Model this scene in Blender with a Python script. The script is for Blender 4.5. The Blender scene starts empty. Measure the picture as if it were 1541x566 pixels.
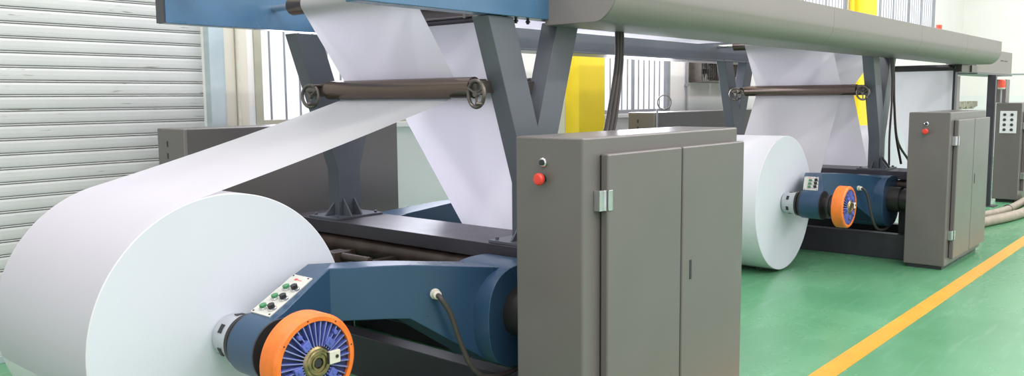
import bpy, bmesh, math, random
from mathutils import Vector, Matrix
random.seed(7)
C = bpy.context.scene.collection
PI = math.pi
PERIOD = 5.926

# ------------------------------------------------------------------ materials
def srgb(r, g, b):
    f = lambda c: (c/255/12.92) if c/255 <= 0.04045 else ((c/255+0.055)/1.055)**2.4
    return (f(r), f(g), f(b), 1)

def mat(name, col, rough=0.5, metal=0.0, noise=0.06, scale=6.0, bump=0.0, bscale=120.0, coat=0.0, spec=0.5, rvar=0.08, stretch=None):
    m = bpy.data.materials.new(name); m.use_nodes = True
    nt = m.node_tree; b = nt.nodes['Principled BSDF']
    b.inputs['Metallic'].default_value = metal
    b.inputs['Specular IOR Level'].default_value = spec
    b.inputs['Coat Weight'].default_value = coat
    b.inputs['Coat Roughness'].default_value = 0.15
    tc = nt.nodes.new('ShaderNodeTexCoord')
    src = tc.outputs['Object']
    if stretch:
        mp = nt.nodes.new('ShaderNodeMapping'); mp.inputs['Scale'].default_value = stretch
        nt.links.new(src, mp.inputs['Vector']); src = mp.outputs['Vector']
    n = nt.nodes.new('ShaderNodeTexNoise'); n.inputs['Scale'].default_value = scale; n.inputs['Detail'].default_value = 5
    nt.links.new(src, n.inputs['Vector'])
    r = nt.nodes.new('ShaderNodeValToRGB')
    c = Vector(col[:3])
    r.color_ramp.elements[0].position = 0.3; r.color_ramp.elements[1].position = 0.7
    r.color_ramp.elements[0].color = (*(c*(1-noise)), 1); r.color_ramp.elements[1].color = (*(c*(1+noise)), 1)
    nt.links.new(n.outputs['Fac'], r.inputs['Fac']); nt.links.new(r.outputs['Color'], b.inputs['Base Color'])
    mr = nt.nodes.new('ShaderNodeMapRange'); mr.inputs['To Min'].default_value = max(0.02, rough-rvar); mr.inputs['To Max'].default_value = min(1, rough+rvar)
    nt.links.new(n.outputs['Fac'], mr.inputs['Value']); nt.links.new(mr.outputs['Result'], b.inputs['Roughness'])
    if bump:
        n2 = nt.nodes.new('ShaderNodeTexNoise'); n2.inputs['Scale'].default_value = bscale; n2.inputs['Detail'].default_value = 3
        nt.links.new(src, n2.inputs['Vector'])
        bp = nt.nodes.new('ShaderNodeBump'); bp.inputs['Strength'].default_value = bump; bp.inputs['Distance'].default_value = 0.002
        nt.links.new(n2.outputs['Fac'], bp.inputs['Height']); nt.links.new(bp.outputs['Normal'], b.inputs['Normal'])
    return m

def emis(name, col, s):
    m = bpy.data.materials.new(name); m.use_nodes = True
    nt = m.node_tree; b = nt.nodes['Principled BSDF']
    b.inputs['Base Color'].default_value = (0.3, 0.3, 0.3, 1); b.inputs['Roughness'].default_value = 0.2
    tc = nt.nodes.new('ShaderNodeTexCoord'); n = nt.nodes.new('ShaderNodeTexNoise'); n.inputs['Scale'].default_value = 0.8
    nt.links.new(tc.outputs['Object'], n.inputs['Vector'])
    r = nt.nodes.new('ShaderNodeValToRGB'); c = Vector(col[:3])
    r.color_ramp.elements[0].color = (*(c*0.9), 1); r.color_ramp.elements[1].color = (*(c*1.08), 1)
    nt.links.new(n.outputs['Fac'], r.inputs['Fac']); nt.links.new(r.outputs['Color'], b.inputs['Emission Color'])
    b.inputs['Emission Strength'].default_value = s
    return m

M = {}
M['cab'] = mat('cabinet_grey_enamel', (0.134, 0.122, 0.114, 1), 0.32, noise=0.04, scale=2.5, bump=0.12, bscale=300, spec=0.5)
M['hood'] = mat('hood_grey_enamel', (0.225, 0.200, 0.188, 1), 0.46, noise=0.03, scale=2, bump=0.08, bscale=200)
M['frame'] = mat('frame_slate_enamel', (0.095, 0.108, 0.125, 1), 0.34, noise=0.06, scale=3, bump=0.1, bscale=250)
M['steel_dark'] = mat('frame_dark_steel', (0.040, 0.037, 0.047, 1), 0.38, noise=0.12, scale=4, bump=0.1, bscale=200)
M['blue'] = mat('blue_enamel', (0.068, 0.155, 0.265, 1), 0.27, noise=0.1, scale=3.5, bump=0.12, bscale=220)
M['arm'] = mat('arm_blue_enamel', (0.025, 0.064, 0.122, 1), 0.28, rvar=0.03, noise=0.05, scale=3, bump=0.10, bscale=220)
M['paper'] = mat('white_paper', (0.66, 0.66, 0.67, 1), 0.75, noise=0.008, scale=1.5, spec=0.2)
M['paper_end'] = mat('white_paper_roll_end', (0.58, 0.61, 0.66, 1), 0.7, noise=0.012, scale=3, spec=0.25, bump=0.15, bscale=90)
def translucent(m, f=0.4):
    nt = m.node_tree; b = nt.nodes['Principled BSDF']; out = nt.nodes['Material Output']
    tr = nt.nodes.new('ShaderNodeBsdfTranslucent'); tr.inputs['Color'].default_value = (0.86, 0.83, 0.93, 1)
    mx = nt.nodes.new('ShaderNodeMixShader'); mx.inputs[0].default_value = f
    nt.links.new(b.outputs[0], mx.inputs[1]); nt.links.new(tr.outputs[0], mx.inputs[2]); nt.links.new(mx.outputs[0], out.inputs['Surface'])
    return m
M['web'] = translucent(mat('thin_white_paper_web', (0.70, 0.69, 0.705, 1), 0.6, noise=0.006, scale=1.5, spec=0.3), 0.45)
M['browntube'] = mat('oily_brown_steel', (0.07, 0.05, 0.042, 1), 0.4, metal=0.3, noise=0.3, scale=8)
M['black'] = mat('black_rubber', (0.018, 0.018, 0.02, 1), 0.45, noise=0.2)
M['blackm'] = mat('black_machined_steel', (0.035, 0.033, 0.033, 1), 0.32, metal=0.4, noise=0.2)
M['cable'] = mat('cable_sheath', (0.055, 0.045, 0.040, 1), 0.5, noise=0.15)
M['chrome'] = mat('polished_steel', (0.62, 0.62, 0.63, 1), 0.2, metal=0.9, noise=0.08, scale=12)
M['chuckw'] = mat('chuck_pale_steel', (0.55, 0.57, 0.60, 1), 0.3, metal=0.45, noise=0.06, scale=12)
M['roller'] = mat('anodised_brown_roller', (0.15, 0.112, 0.092, 1), 0.24, metal=0.7, noise=0.05, scale=2, rvar=0.04)
M['wheelm'] = mat('handwheel_bronze_grey', (0.13, 0.115, 0.10, 1), 0.35, metal=0.6, noise=0.15, scale=20)
M['orange'] = mat('orange_enamel', (0.76, 0.175, 0.022, 1), 0.42, noise=0.12, scale=14, bump=0.2, bscale=90)
M['fin'] = mat('cobalt_blue_fins', (0.085, 0.115, 0.40, 1), 0.38, noise=0.25, scale=25)
M['finedge'] = mat('worn_fin_edge', (0.20, 0.22, 0.42, 1), 0.4, metal=0.2, noise=0.2, scale=30)
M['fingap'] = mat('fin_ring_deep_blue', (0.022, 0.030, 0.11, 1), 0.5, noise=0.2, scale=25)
M['brass'] = mat('oily_brass', (0.30, 0.23, 0.12, 1), 0.3, metal=0.9, noise=0.3, scale=40)
M['cream'] = mat('cream_plastic', (0.62, 0.60, 0.50, 1), 0.4, noise=0.08, scale=20)
M['plate'] = mat('cream_label_plate', (0.58, 0.58, 0.52, 1), 0.35, noise=0.06, scale=30)
M['green'] = mat('green_button', (0.05, 0.22, 0.09, 1), 0.3, noise=0.1)
M['red'] = mat('red_plastic', (0.72, 0.05, 0.03, 1), 0.35, noise=0.08)
M['redg'] = mat('red_lamp_lens', (0.85, 0.09, 0.05, 1), 0.2, noise=0.08)
M['yellow'] = mat('yellow_wall_paint', (0.90, 0.66, 0.02, 1), 0.5, noise=0.05, scale=2)
M['line'] = mat('yellow_floor_paint', (0.60, 0.31, 0.025, 1), 0.45, noise=0.10, scale=7, bump=0.1)
M['galv'] = mat('galvanised_guide', (0.50, 0.58, 0.60, 1), 0.35, metal=0.35, noise=0.1, scale=3)
M['winframe'] = mat('olive_aluminium', (0.42, 0.41, 0.32, 1), 0.4, metal=0.3, noise=0.08)
M['bar'] = mat('steel_window_bars', (0.33, 0.345, 0.37, 1), 0.35, metal=0.4, noise=0.1)
M['white'] = mat('white_enamel', (0.72, 0.73, 0.72, 1), 0.4, noise=0.03)
M['trimc'] = mat('cream_trim_paint', (0.70, 0.66, 0.56, 1), 0.5, noise=0.04, scale=3)
M['hose'] = mat('beige_hose', (0.30, 0.26, 0.20, 1), 0.55, noise=0.15, scale=12, bump=0.4, bscale=80)
M['pane'] = emis('daylit_pane', (0.86, 0.89, 1.0), 0.72)
M['lampface'] = emis('lamp_diffuser', (1, 1, 1), 4.0)

# wall plaster: two-tone wainscot by height
def wall_mat():
    m = bpy.data.materials.new('painted_plaster_wall'); m.use_nodes = True
    nt = m.node_tree; b = nt.nodes['Principled BSDF']; b.inputs['Roughness'].default_value = 0.7
    tc = nt.nodes.new('ShaderNodeTexCoord'); sp = nt.nodes.new('ShaderNodeSeparateXYZ'); nt.links.new(tc.outputs['Object'], sp.inputs[0])
    n = nt.nodes.new('ShaderNodeTexNoise'); n.inputs['Scale'].default_value = 1.4; n.inputs['Detail'].default_value = 6
    nt.links.new(tc.outputs['Object'], n.inputs['Vector'])
    gt = nt.nodes.new('ShaderNodeMath'); gt.operation = 'GREATER_THAN'; gt.inputs[1].default_value = 1.66
    nt.links.new(sp.outputs['Z'], gt.inputs[0])
    a = nt.nodes.new('ShaderNodeMix'); a.data_type = 'RGBA'
    a.inputs['A'].default_value = (0.78, 0.81, 0.79, 1); a.inputs['B'].default_value = (0.84, 0.82, 0.79, 1)
    nt.links.new(gt.outputs[0], a.inputs['Factor'])
    mx = nt.nodes.new('ShaderNodeMix'); mx.data_type = 'RGBA'; mx.blend_type = 'MULTIPLY'; mx.inputs['Factor'].default_value = 1
    r = nt.nodes.new('ShaderNodeValToRGB'); r.color_ramp.elements[0].color = (0.93, 0.93, 0.93, 1); r.color_ramp.elements[0].position = 0.35
    nt.links.new(n.outputs['Fac'], r.inputs['Fac'])
    nt.links.new(a.outputs['Result'], mx.inputs['A']); nt.links.new(r.outputs['Color'], mx.inputs['B'])
    nt.links.new(mx.outputs['Result'], b.inputs['Base Color'])
    return m
M['wall'] = wall_mat()

def floor_mat():
    m = bpy.data.materials.new('green_epoxy_floor'); m.use_nodes = True
    nt = m.node_tree; b = nt.nodes['Principled BSDF']
    tc = nt.nodes.new('ShaderNodeTexCoord')
    n = nt.nodes.new('ShaderNodeTexNoise'); n.inputs['Scale'].default_value = 1.1; n.inputs['Detail'].default_value = 7; n.inputs['Roughness'].default_value = 0.6
    nt.links.new(tc.outputs['Object'], n.inputs['Vector'])
    r = nt.nodes.new('ShaderNodeValToRGB'); e = r.color_ramp.elements
    e[0].position = 0.3; e[0].color = (0.085, 0.262, 0.128, 1); e[1].position = 0.7; e[1].color = (0.115, 0.318, 0.162, 1)
    nt.links.new(n.outputs['Fac'], r.inputs['Fac'])
    # faint scuffs along the aisle
    mp = nt.nodes.new('ShaderNodeMapping'); mp.inputs['Scale'].default_value = (0.6, 6, 1)
    n2 = nt.nodes.new('ShaderNodeTexNoise'); n2.inputs['Scale'].default_value = 2.5; n2.inputs['Detail'].default_value = 8
    nt.links.new(tc.outputs['Object'], mp.inputs[0]); nt.links.new(mp.outputs[0], n2.inputs['Vector'])
    r2 = nt.nodes.new('ShaderNodeValToRGB'); r2.color_ramp.elements[0].position = 0.55; r2.color_ramp.elements[1].position = 0.8
    r2.color_ramp.elements[0].color = (0, 0, 0, 1); r2.color_ramp.elements[1].color = (0.35, 0.35, 0.35, 1)
    nt.links.new(n2.outputs['Fac'], r2.inputs['Fac'])
    mx = nt.nodes.new('ShaderNodeMix'); mx.data_type = 'RGBA'; mx.inputs['B'].default_value = (0.22, 0.41, 0.29, 1)
    nt.links.new(r2.outputs['Color'], mx.inputs['Factor']); nt.links.new(r.outputs['Color'], mx.inputs['A'])
    nt.links.new(mx.outputs['Result'], b.inputs['Base Color'])
    mr = nt.nodes.new('ShaderNodeMapRange'); mr.inputs['To Min'].default_value = 0.16; mr.inputs['To Max'].default_value = 0.36
    nt.links.new(n.outputs['Fac'], mr.inputs['Value']); nt.links.new(mr.outputs['Result'], b.inputs['Roughness'])
    n3 = nt.nodes.new('ShaderNodeTexNoise'); n3.inputs['Scale'].default_value = 9; bp = nt.nodes.new('ShaderNodeBump')
    bp.inputs['Strength'].default_value = 0.12; bp.inputs['Distance'].default_value = 0.01
    nt.links.new(tc.outputs['Object'], n3.inputs['Vector']); nt.links.new(n3.outputs['Fac'], bp.inputs['Height']); nt.links.new(bp.outputs['Normal'], b.inputs['Normal'])
    return m
M['floor'] = floor_mat()

def shutter_mat():
    m = mat('shutter_slat_paint', (0.60, 0.61, 0.59, 1), 0.42, metal=0.05, noise=0.04, scale=3)
    nt = m.node_tree; b = nt.nodes['Principled BSDF']
    tc = nt.nodes.new('ShaderNodeTexCoord'); mp = nt.nodes.new('ShaderNodeMapping'); mp.inputs['Scale'].default_value = (2.2, 1, 22)
    n = nt.nodes.new('ShaderNodeTexNoise'); n.inputs['Scale'].default_value = 2.6; n.inputs['Detail'].default_value = 7
    nt.links.new(tc.outputs['Object'], mp.inputs[0]); nt.links.new(mp.outputs[0], n.inputs['Vector'])
    r = nt.nodes.new('ShaderNodeValToRGB'); r.color_ramp.elements[0].position = 0.66; r.color_ramp.elements[1].position = 0.74
    r.color_ramp.elements[0].color = (0, 0, 0, 1); r.color_ramp.elements[1].color = (1, 1, 1, 1)
    nt.links.new(n.outputs['Fac'], r.inputs['Fac'])
    old = b.inputs['Base Color'].links[0].from_socket
    mx = nt.nodes.new('ShaderNodeMix'); mx.data_type = 'RGBA'; mx.inputs['B'].default_value = (0.26, 0.24, 0.19, 1)
    nt.links.new(r.outputs['Color'], mx.inputs['Factor']); nt.links.new(old, mx.inputs['A']); nt.links.new(mx.outputs['Result'], b.inputs['Base Color'])
    return m
M['shutter'] = shutter_mat()

# ------------------------------------------------------------------ mesh helpers
def obj(name, bm, m, parent=None, bevel=0.0, smooth=True, segs=2):
    bmesh.ops.recalc_face_normals(bm, faces=bm.faces)
    me = bpy.data.meshes.new(name); bm.to_mesh(me); bm.free()
    mats = m if isinstance(m, (list, tuple)) else [m]
    for k in mats: me.materials.append(k)
    o = bpy.data.objects.new(name, me); C.objects.link(o)
    if smooth:
        for p in me.polygons: p.use_smooth = True
        me.set_sharp_from_angle(angle=math.radians(35))
    if bevel:
        b = o.modifiers.new('bevel', 'BEVEL'); b.width = bevel; b.segments = segs; b.limit_method = 'ANGLE'; b.angle_limit = math.radians(40)
        b.harden_normals = True
    if parent: o.parent = parent; o.matrix_parent_inverse = Matrix()
    return o

class OffBM:
    pass

def nb(): return bmesh.new()

def box(bm, x0, x1, y0, y1, z0, z1, mi=0):
    vs = [bm.verts.new((x, y, z)) for x in (x0, x1) for y in (y0, y1) for z in (z0, z1)]
    for f in ((0,1,3,2),(4,6,7,5),(0,4,5,1),(2,3,7,6),(0,2,6,4),(1,5,7,3)):
        fc = bm.faces.new([vs[i] for i in f]); fc.material_index = mi
    return bm

def prism(bm, pts, axis, a0, a1, mi=0):
    """pts: 2D polygon; axis 'y' -> (x,z); axis 'x' -> (y,z); axis 'z' -> (x,y)"""
    def P(p, a):
        return (p[0], a, p[1]) if axis == 'y' else ((a, p[0], p[1]) if axis == 'x' else (p[0], p[1], a))
    A = [bm.verts.new(P(p, a0)) for p in pts]; B = [bm.verts.new(P(p, a1)) for p in pts]
    n = len(pts)
    f = bm.faces.new(A); f.material_index = mi
    f = bm.faces.new(B[::-1]); f.material_index = mi
    for i in range(n):
        f = bm.faces.new((A[i], B[i], B[(i+1) % n], A[(i+1) % n])); f.material_index = mi
    return bm

def frame_of(d):
    d = Vector(d).normalized()
    u = d.orthogonal().normalized() if abs(d.z) > 0.99 else d.cross(Vector((0, 0, 1))).normalized()
    return d, u, d.cross(u).normalized()

def lathe(bm, org, d, prof, n=40, mi=0, cap0=True, cap1=True):
    """prof: list of (distance along d, radius)"""
    org = Vector(org); d, u, v = frame_of(d)
    rings = []
    for t, r in prof:
        rings.append([bm.verts.new(org + d*t + (u*math.cos(2*PI*k/n) + v*math.sin(2*PI*k/n))*r) for k in range(n)])
    for a, b in zip(rings, rings[1:]):
        for k in range(n):
            f = bm.faces.new((a[k], a[(k+1) % n], b[(k+1) % n], b[k])); f.material_index = mi
    if cap0: bm.faces.new(rings[0][::-1]).material_index = mi
    if cap1: bm.faces.new(rings[-1]).material_index = mi
    return bm

def cyl(bm, p0, p1, r, n=24, mi=0):
    p0, p1 = Vector(p0), Vector(p1)
    return lathe(bm, p0, p1-p0, [(0, r), ((p1-p0).length, r)], n, mi)

def catmull(pts, sub=10):
    pts = [Vector(p) for p in pts]
    P = [pts[0]*2-pts[1]] + pts + [pts[-1]*2-pts[-2]]
    out = []
    for i in range(1, len(P)-2):
        for s in range(sub):
            t = s/sub
            out.append(0.5*((2*P[i]) + (P[i+1]-P[i-1])*t + (2*P[i-1]-5*P[i]+4*P[i+1]-P[i+2])*t*t + (3*P[i]-P[i-1]-3*P[i+1]+P[i+2])*t**3))
    out.append(pts[-1]); return out

def tube(bm, pts, r, n=10, mi=0, sub=10, closed=False):
    path = catmull(pts, sub) if sub > 1 else [Vector(p) for p in pts]
    rings = []; u = None
    for i, p in enumerate(path):
        if closed: d = (path[(i+1) % len(path)] - path[i-1])
        else: d = path[min(i+1, len(path)-1)] - path[max(i-1, 0)]
        d.normalize()
        if u is None: u = d.orthogonal().normalized()
        u = (u - d*u.dot(d)).normalized(); v = d.cross(u)
        rr = r(i/len(path)) if callable(r) else r
        rings.append([bm.verts.new(p + (u*math.cos(2*PI*k/n) + v*math.sin(2*PI*k/n))*rr) for k in range(n)])
    L = list(zip(rings, rings[1:])) + ([(rings[-1], rings[0])] if closed else [])
    for a, b in L:
        for k in range(n):
            bm.faces.new((a[k], a[(k+1) % n], b[(k+1) % n], b[k])).material_index = mi
    if not closed:
        bm.faces.new(rings[0][::-1]).material_index = mi; bm.faces.new(rings[-1]).material_index = mi
    return bm

def ring(bm, c, d, R, r, n=40, m=8, mi=0):
    d, u, v = frame_of(d); c = Vector(c)
    pts = [c + (u*math.cos(2*PI*k/n) + v*math.sin(2*PI*k/n))*R for k in range(n)]
    return tube(bm, pts, r, m, mi, sub=1, closed=True)

def shift(bm, loc):
    bmesh.ops.translate(bm, verts=bm.verts, vec=-Vector(loc)); return bm

class Thing:
    """an Empty at the thing's base; parts are given in world coordinates"""
    def __init__(s, name, label, cat, loc, group=None):
        o = bpy.data.objects.new(name, None); C.objects.link(o); o.location = loc; o.empty_display_size = 0.1
        o['label'] = label; o['category'] = cat
        if group: o['group'] = group
        s.o = o; s.loc = Vector(loc)
    def part(s, name, bm, m, bevel=0.0, parent=None, label=None, **k):
        shift(bm, s.loc)
        o = obj(name, bm, m, parent or s.o, bevel, **k)
        if label: o['label'] = label
        return o

def tag(o, label, cat, group=None, kind=None):
    o['label'] = label; o['category'] = cat
    if group: o['group'] = group
    if kind: o['kind'] = kind
    return o

def single(name, bm, m, label, cat, loc, group=None, bevel=0.0, **k):
    shift(bm, loc); o = obj(name, bm, m, None, bevel, **k); o.location = loc
    return tag(o, label, cat, group)

def struct(name, bm, m, parent=None, bevel=0.0, **k):
    o = obj(name, bm, m, parent, bevel, **k)
    if parent is None: o['kind'] = 'structure'
    return o

def copy_tree(o, parent=None):
    c = o.copy(); C.objects.link(c)
    if parent: c.parent = parent
    for ch in list(o.children): copy_tree(ch, c)
    return c

def repeat(t, label, dx=PERIOD, group=None):
    c = copy_tree(t.o if isinstance(t, Thing) else t)
    c.location.x += dx; c['label'] = label
    if group: c['group'] = group
    return c

# ------------------------------------------------------------------ camera
H = 1.7
F = 1269.885; YAW, PIT, ROL = 0.713204891, 0.106081909, 0.00853560353
cy, sy = math.cos(YAW), math.sin(YAW)
fw = Vector((cy, sy, 0)); rt = Vector((sy, -cy, 0)); up = Vector((0, 0, 1))
cp, sp = math.cos(PIT), math.sin(PIT)
Fw = cp*fw - sp*up; D = -(sp*fw + cp*up)
cr, sr = math.cos(ROL), math.sin(ROL)
R_ = cr*rt + sr*D; D_ = -sr*rt + cr*D
cam = bpy.data.cameras.new('camera'); co = bpy.data.objects.new('camera', cam); C.objects.link(co)
co.matrix_world = Matrix((( R_.x, -D_.x, -Fw.x, 0), (R_.y, -D_.y, -Fw.y, 0), (R_.z, -D_.z, -Fw.z, H), (0, 0, 0, 1)))
cam.sensor_width = 36; cam.sensor_fit = 'HORIZONTAL'; cam.lens = F/1541*36
cam.clip_start = 0.05; cam.clip_end = 200
bpy.context.scene.camera = co

# ------------------------------------------------------------------ room shell
WY = 6.0
struct('floor', box(nb(), -14, 26, -16, WY+0.25, -0.2, 0), M['floor'], smooth=False)
single('floor_marking_line', box(nb(), -10, 25.9, 1.775, 1.909, 0.0005, 0.003), M['line'],
       'yellow painted guide line running along the green aisle floor', 'floor line', (4, 1.84, 0))

# back wall in pieces round the openings
W1 = (3.80, 6.75, 1.49, 4.6); W2 = (8.56, 10.27, 1.49, 2.75); W3 = (12.4, 17.0, 2.95, 5.6); W4 = (18.9, 23.15, 3.27, 5.6)
SH = (-6.0, 3.39, 0.0, 4.2)
bm = nb(); T0, T1 = WY, WY+0.25; TOP = 7.2
box(bm, -14, SH[0], T0, T1, 0, TOP)
box(bm, SH[0], SH[1], T0, T1, SH[3], TOP)
xs = SH[1]
for w in (W1, W2, W3, W4):
    box(bm, xs, w[0], T0, T1, 0, TOP); box(bm, w[0], w[1], T0, T1, 0, w[2]); box(bm, w[0], w[1], T0, T1, w[3], TOP); xs = w[1]
box(bm, xs, 26, T0, T1, 0, TOP)
struct('wall_back', bm, M['wall'], smooth=False)
struct('wall_right', box(nb(), 26, 26.25, -16, WY+0.25, 0, TOP), M['wall'], smooth=False)

# roller shutter: one curved interlocking slat profile swept along X
bm = nb(); pitch = 0.0945; z0 = 1.7385-0.0945*18
prof = []
k = 0
zc = 0.032
while zc < 4.15:
    # slat crown
    for t, dy in ((0.0, 0.001), (0.001, 0.024), (0.0045, 0.024), (0.0055, 0.006), (0.010, 0.001), (0.0145, 0.006), (0.0155, 0.026), (0.0195, 0.026), (0.0205, 0.002), (0.030, 0.0), (0.05, -0.0015), (0.080, -0.0015)):
        prof.append((WY+0.06+dy, zc+t))
    zc += pitch
back = [(WY+0.15, prof[-1][1]), (WY+0.15, prof[0][1])]
n = len(prof); X0, X1 = SH[0], SH[1]
A = [bm.verts.new((X0, *p)) for p in prof]; B = [bm.verts.new((X1, *p)) for p in prof]
for i in range(n-1): bm.faces.new((A[i], B[i], B[i+1], A[i+1]))
door = struct('door_1', bm, M['shutter'], smooth=False)
sol = door.modifiers.new('thick', 'SOLIDIFY'); sol.thickness = 0.004; sol.offset = 1
# bottom rail of the shutter
obj('bottom_rail', box(nb(), X0, X1, WY+0.05, WY+0.12, 0.0, 0.05), M['galv'], door, 0.004)
bm = nb(); box(bm, 3.385, 3.50, WY-0.06, WY+0.02, 0, 4.3); box(bm, 3.50, 3.53, WY-0.03, WY+0.0, 0, 4.3)
struct('trim_1', bm, M['galv'], bevel=0.004)
bm = nb(); box(bm, 3.53, 3.62, WY-0.022, WY+0.0, 0, 4.6); box(bm, 3.635, 3.735, WY-0.016, WY+0.0, 0, 4.6)
struct('trim_2', bm, M['trimc'], bevel=0.004)

def window(idx, w, bars, mull=(), deep=0.02, framem=None, sill=True):
    x0, x1, z0, z1 = w
    fr = framem or M['winframe']
    bm = nb(); t = 0.07
    box(bm, x0, x0+t, WY-0.01, WY+deep+0.03, z0, z1); box(bm, x1-t, x1, WY-0.01, WY+deep+0.03, z0, z1)
    box(bm, x0+t, x1-t, WY-0.01, WY+deep+0.03, z1-t, z1); box(bm, x0+t, x1-t, WY-0.01, WY+deep+0.03, z0, z0+0.05)
    for m_ in mull: box(bm, m_-0.022, m_+0.022, WY+0.025, WY+deep+0.03, z0+0.05, z1-t)
    o = struct('window_%d' % idx, bm, fr, bevel=0.003)
    obj('pane', box(nb(), x0+t, x1-t, WY+deep+0.035, WY+deep+0.045, z0+0.05, z1-t), M['pane'], o, smooth=False)
    b = nb(); x = x0+t+bars*0.6
    while x < x1-t-0.02:
        cyl(b, (x, WY+0.012, z0+0.03), (x, WY+0.012, z1-t), 0.009, 10); x += bars
    cyl(b, (x0+t, WY+0.012, z1-0.5), (x1-t, WY+0.012, z1-0.5), 0.008, 8)
    obj('window_bars', b, M['bar'], o)
    if sill: obj('window_sill', box(nb(), x0-0.03, x1+0.03, WY-0.05, WY+0.02, z0-0.05, z0), M['white'], o, 0.006)
window(1, W1, 0.142, mull=(4.5, 5.3, 6.0))
window(2, W2, 0.131, mull=(9.40,), framem=M['bar'])
window(3, W3, 0.16, mull=(13.6, 14.9, 16.0), framem=M['bar'])
window(4, W4, 0.17, mull=(20.0, 21.1, 22.1), framem=M['bar'])

# ------------------------------------------------------------------ yellow columns, wall fans, pipes
def ycol(x0, x1, yf, lab):
    t = Thing('steel_column', lab, 'column', ((x0+x1)/2, (yf+WY)/2, 0), 'yellow columns along the back wall')
    bm = nb(); prism(bm, [(x0, WY-0.002), (x0, yf+0.04), (x0+0.04, yf), (x1-0.04, yf), (x1, yf+0.04), (x1, WY-0.002)], 'z', 0, 6.6)
    t.part('shaft', bm, M['yellow'], smooth=False)
    t.part('base_plate', box(nb(), x0-0.06, x1+0.06, yf-0.06, WY-0.002, 0, 0.03), M['yellow'], 0.004)
    return t
ycol(7.90, 8.50, 5.83, 'bright yellow square column left of the barred window, seen through the V legs')
ycol(17.29, 18.15, 5.79, 'bright yellow column rising above the far end of the long grey hood')
single('wall_pipe', cyl(nb(), (16.98+0.12, WY-0.06, 0), (17.10, WY-0.06, 6.2), 0.045, 16), M['yellow'],
       'thin yellow pipe just left of the far yellow column', 'pipe', (17.1, WY-0.06, 0))
bm = nb(); cyl(bm, (10.70, WY-0.03, 0.02), (10.70, WY-0.03, 4.4), 0.016, 10)
for z in (0.6, 1.25, 1.85, 2.6, 3.4): box(bm, 10.67, 10.73, WY-0.05, WY-0.001, z, z+0.03)
single('conduit_pipe', bm, M['bar'], 'thin dark conduit running up the wall beside the wall fans', 'pipe', (10.7, WY-0.03, 0))
single('downpipe', cyl(nb(), (3.63, WY-0.05, 0), (3.63, WY-0.05, 4.6), 0.013, 10), M['cream'],
       'thin cream pipe on the wall between shutter and first window', 'pipe', (3.63, WY-0.05, 0))

def fan(xc, zc, lab):
    t = Thing('wall_fan', lab, 'fan', (xc, WY-0.1, zc), 'wall fans beside the conduit')
    h = 0.31
    bm = nb(); y0, y1 = WY-0.2, WY-0.002
    box(bm, xc-h, xc+h, y0, y1, zc-0.16, zc-0.135); box(bm, xc-h, xc+h, y0, y1, zc+0.135, zc+0.16)
    box(bm, xc-h, xc-h+0.025, y0, y1, zc-0.135, zc+0.135); box(bm, xc+h-0.025, xc+h, y0, y1, zc-0.135, zc+0.135)
    t.part('housing', bm, M['wheelm'], 0.004)
    bm = nb()
    for k in range(4):
        a = k*PI/2+0.5; c, s = math.cos(a), math.sin(a)
        prism(bm, [(xc+0.03*c, zc+0.03*s), (xc+0.12*math.cos(a-0.3), zc+0.12*math.sin(a-0.3)), (xc+0.125*math.cos(a+0.35), zc+0.125*math.sin(a+0.35))], 'y', y0+0.07, y0+0.078)
    cyl(bm, (xc, y0+0.04, zc), (xc, y0+0.15, zc), 0.035, 16)
    t.part('blades', bm, M['steel_dark'])
    bm = nb()
    for r in (0.04, 0.08, 0.12): ring(bm, (xc, y0+0.012, zc), (0, 1, 0), r, 0.004, 24, 5)
    for k in range(9): box(bm, xc-h+0.05+k*0.062, xc-h+0.056+k*0.062, y0+0.005, y0+0.012, zc-0.14, zc+0.14)
    t.part('guard', bm, M['wheelm'])
    t.part('back_panel', box(nb(), xc-h+0.02, xc+h-0.02, WY-0.012, WY-0.003, zc-0.14, zc+0.14), M['white'], smooth=False)
fan(11.10, 2.06, 'boxed wall fan with wire guard nearer the conduit pipe')
fan(11.78, 2.06, 'boxed wall fan with wire guard farther from the conduit pipe')

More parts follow.
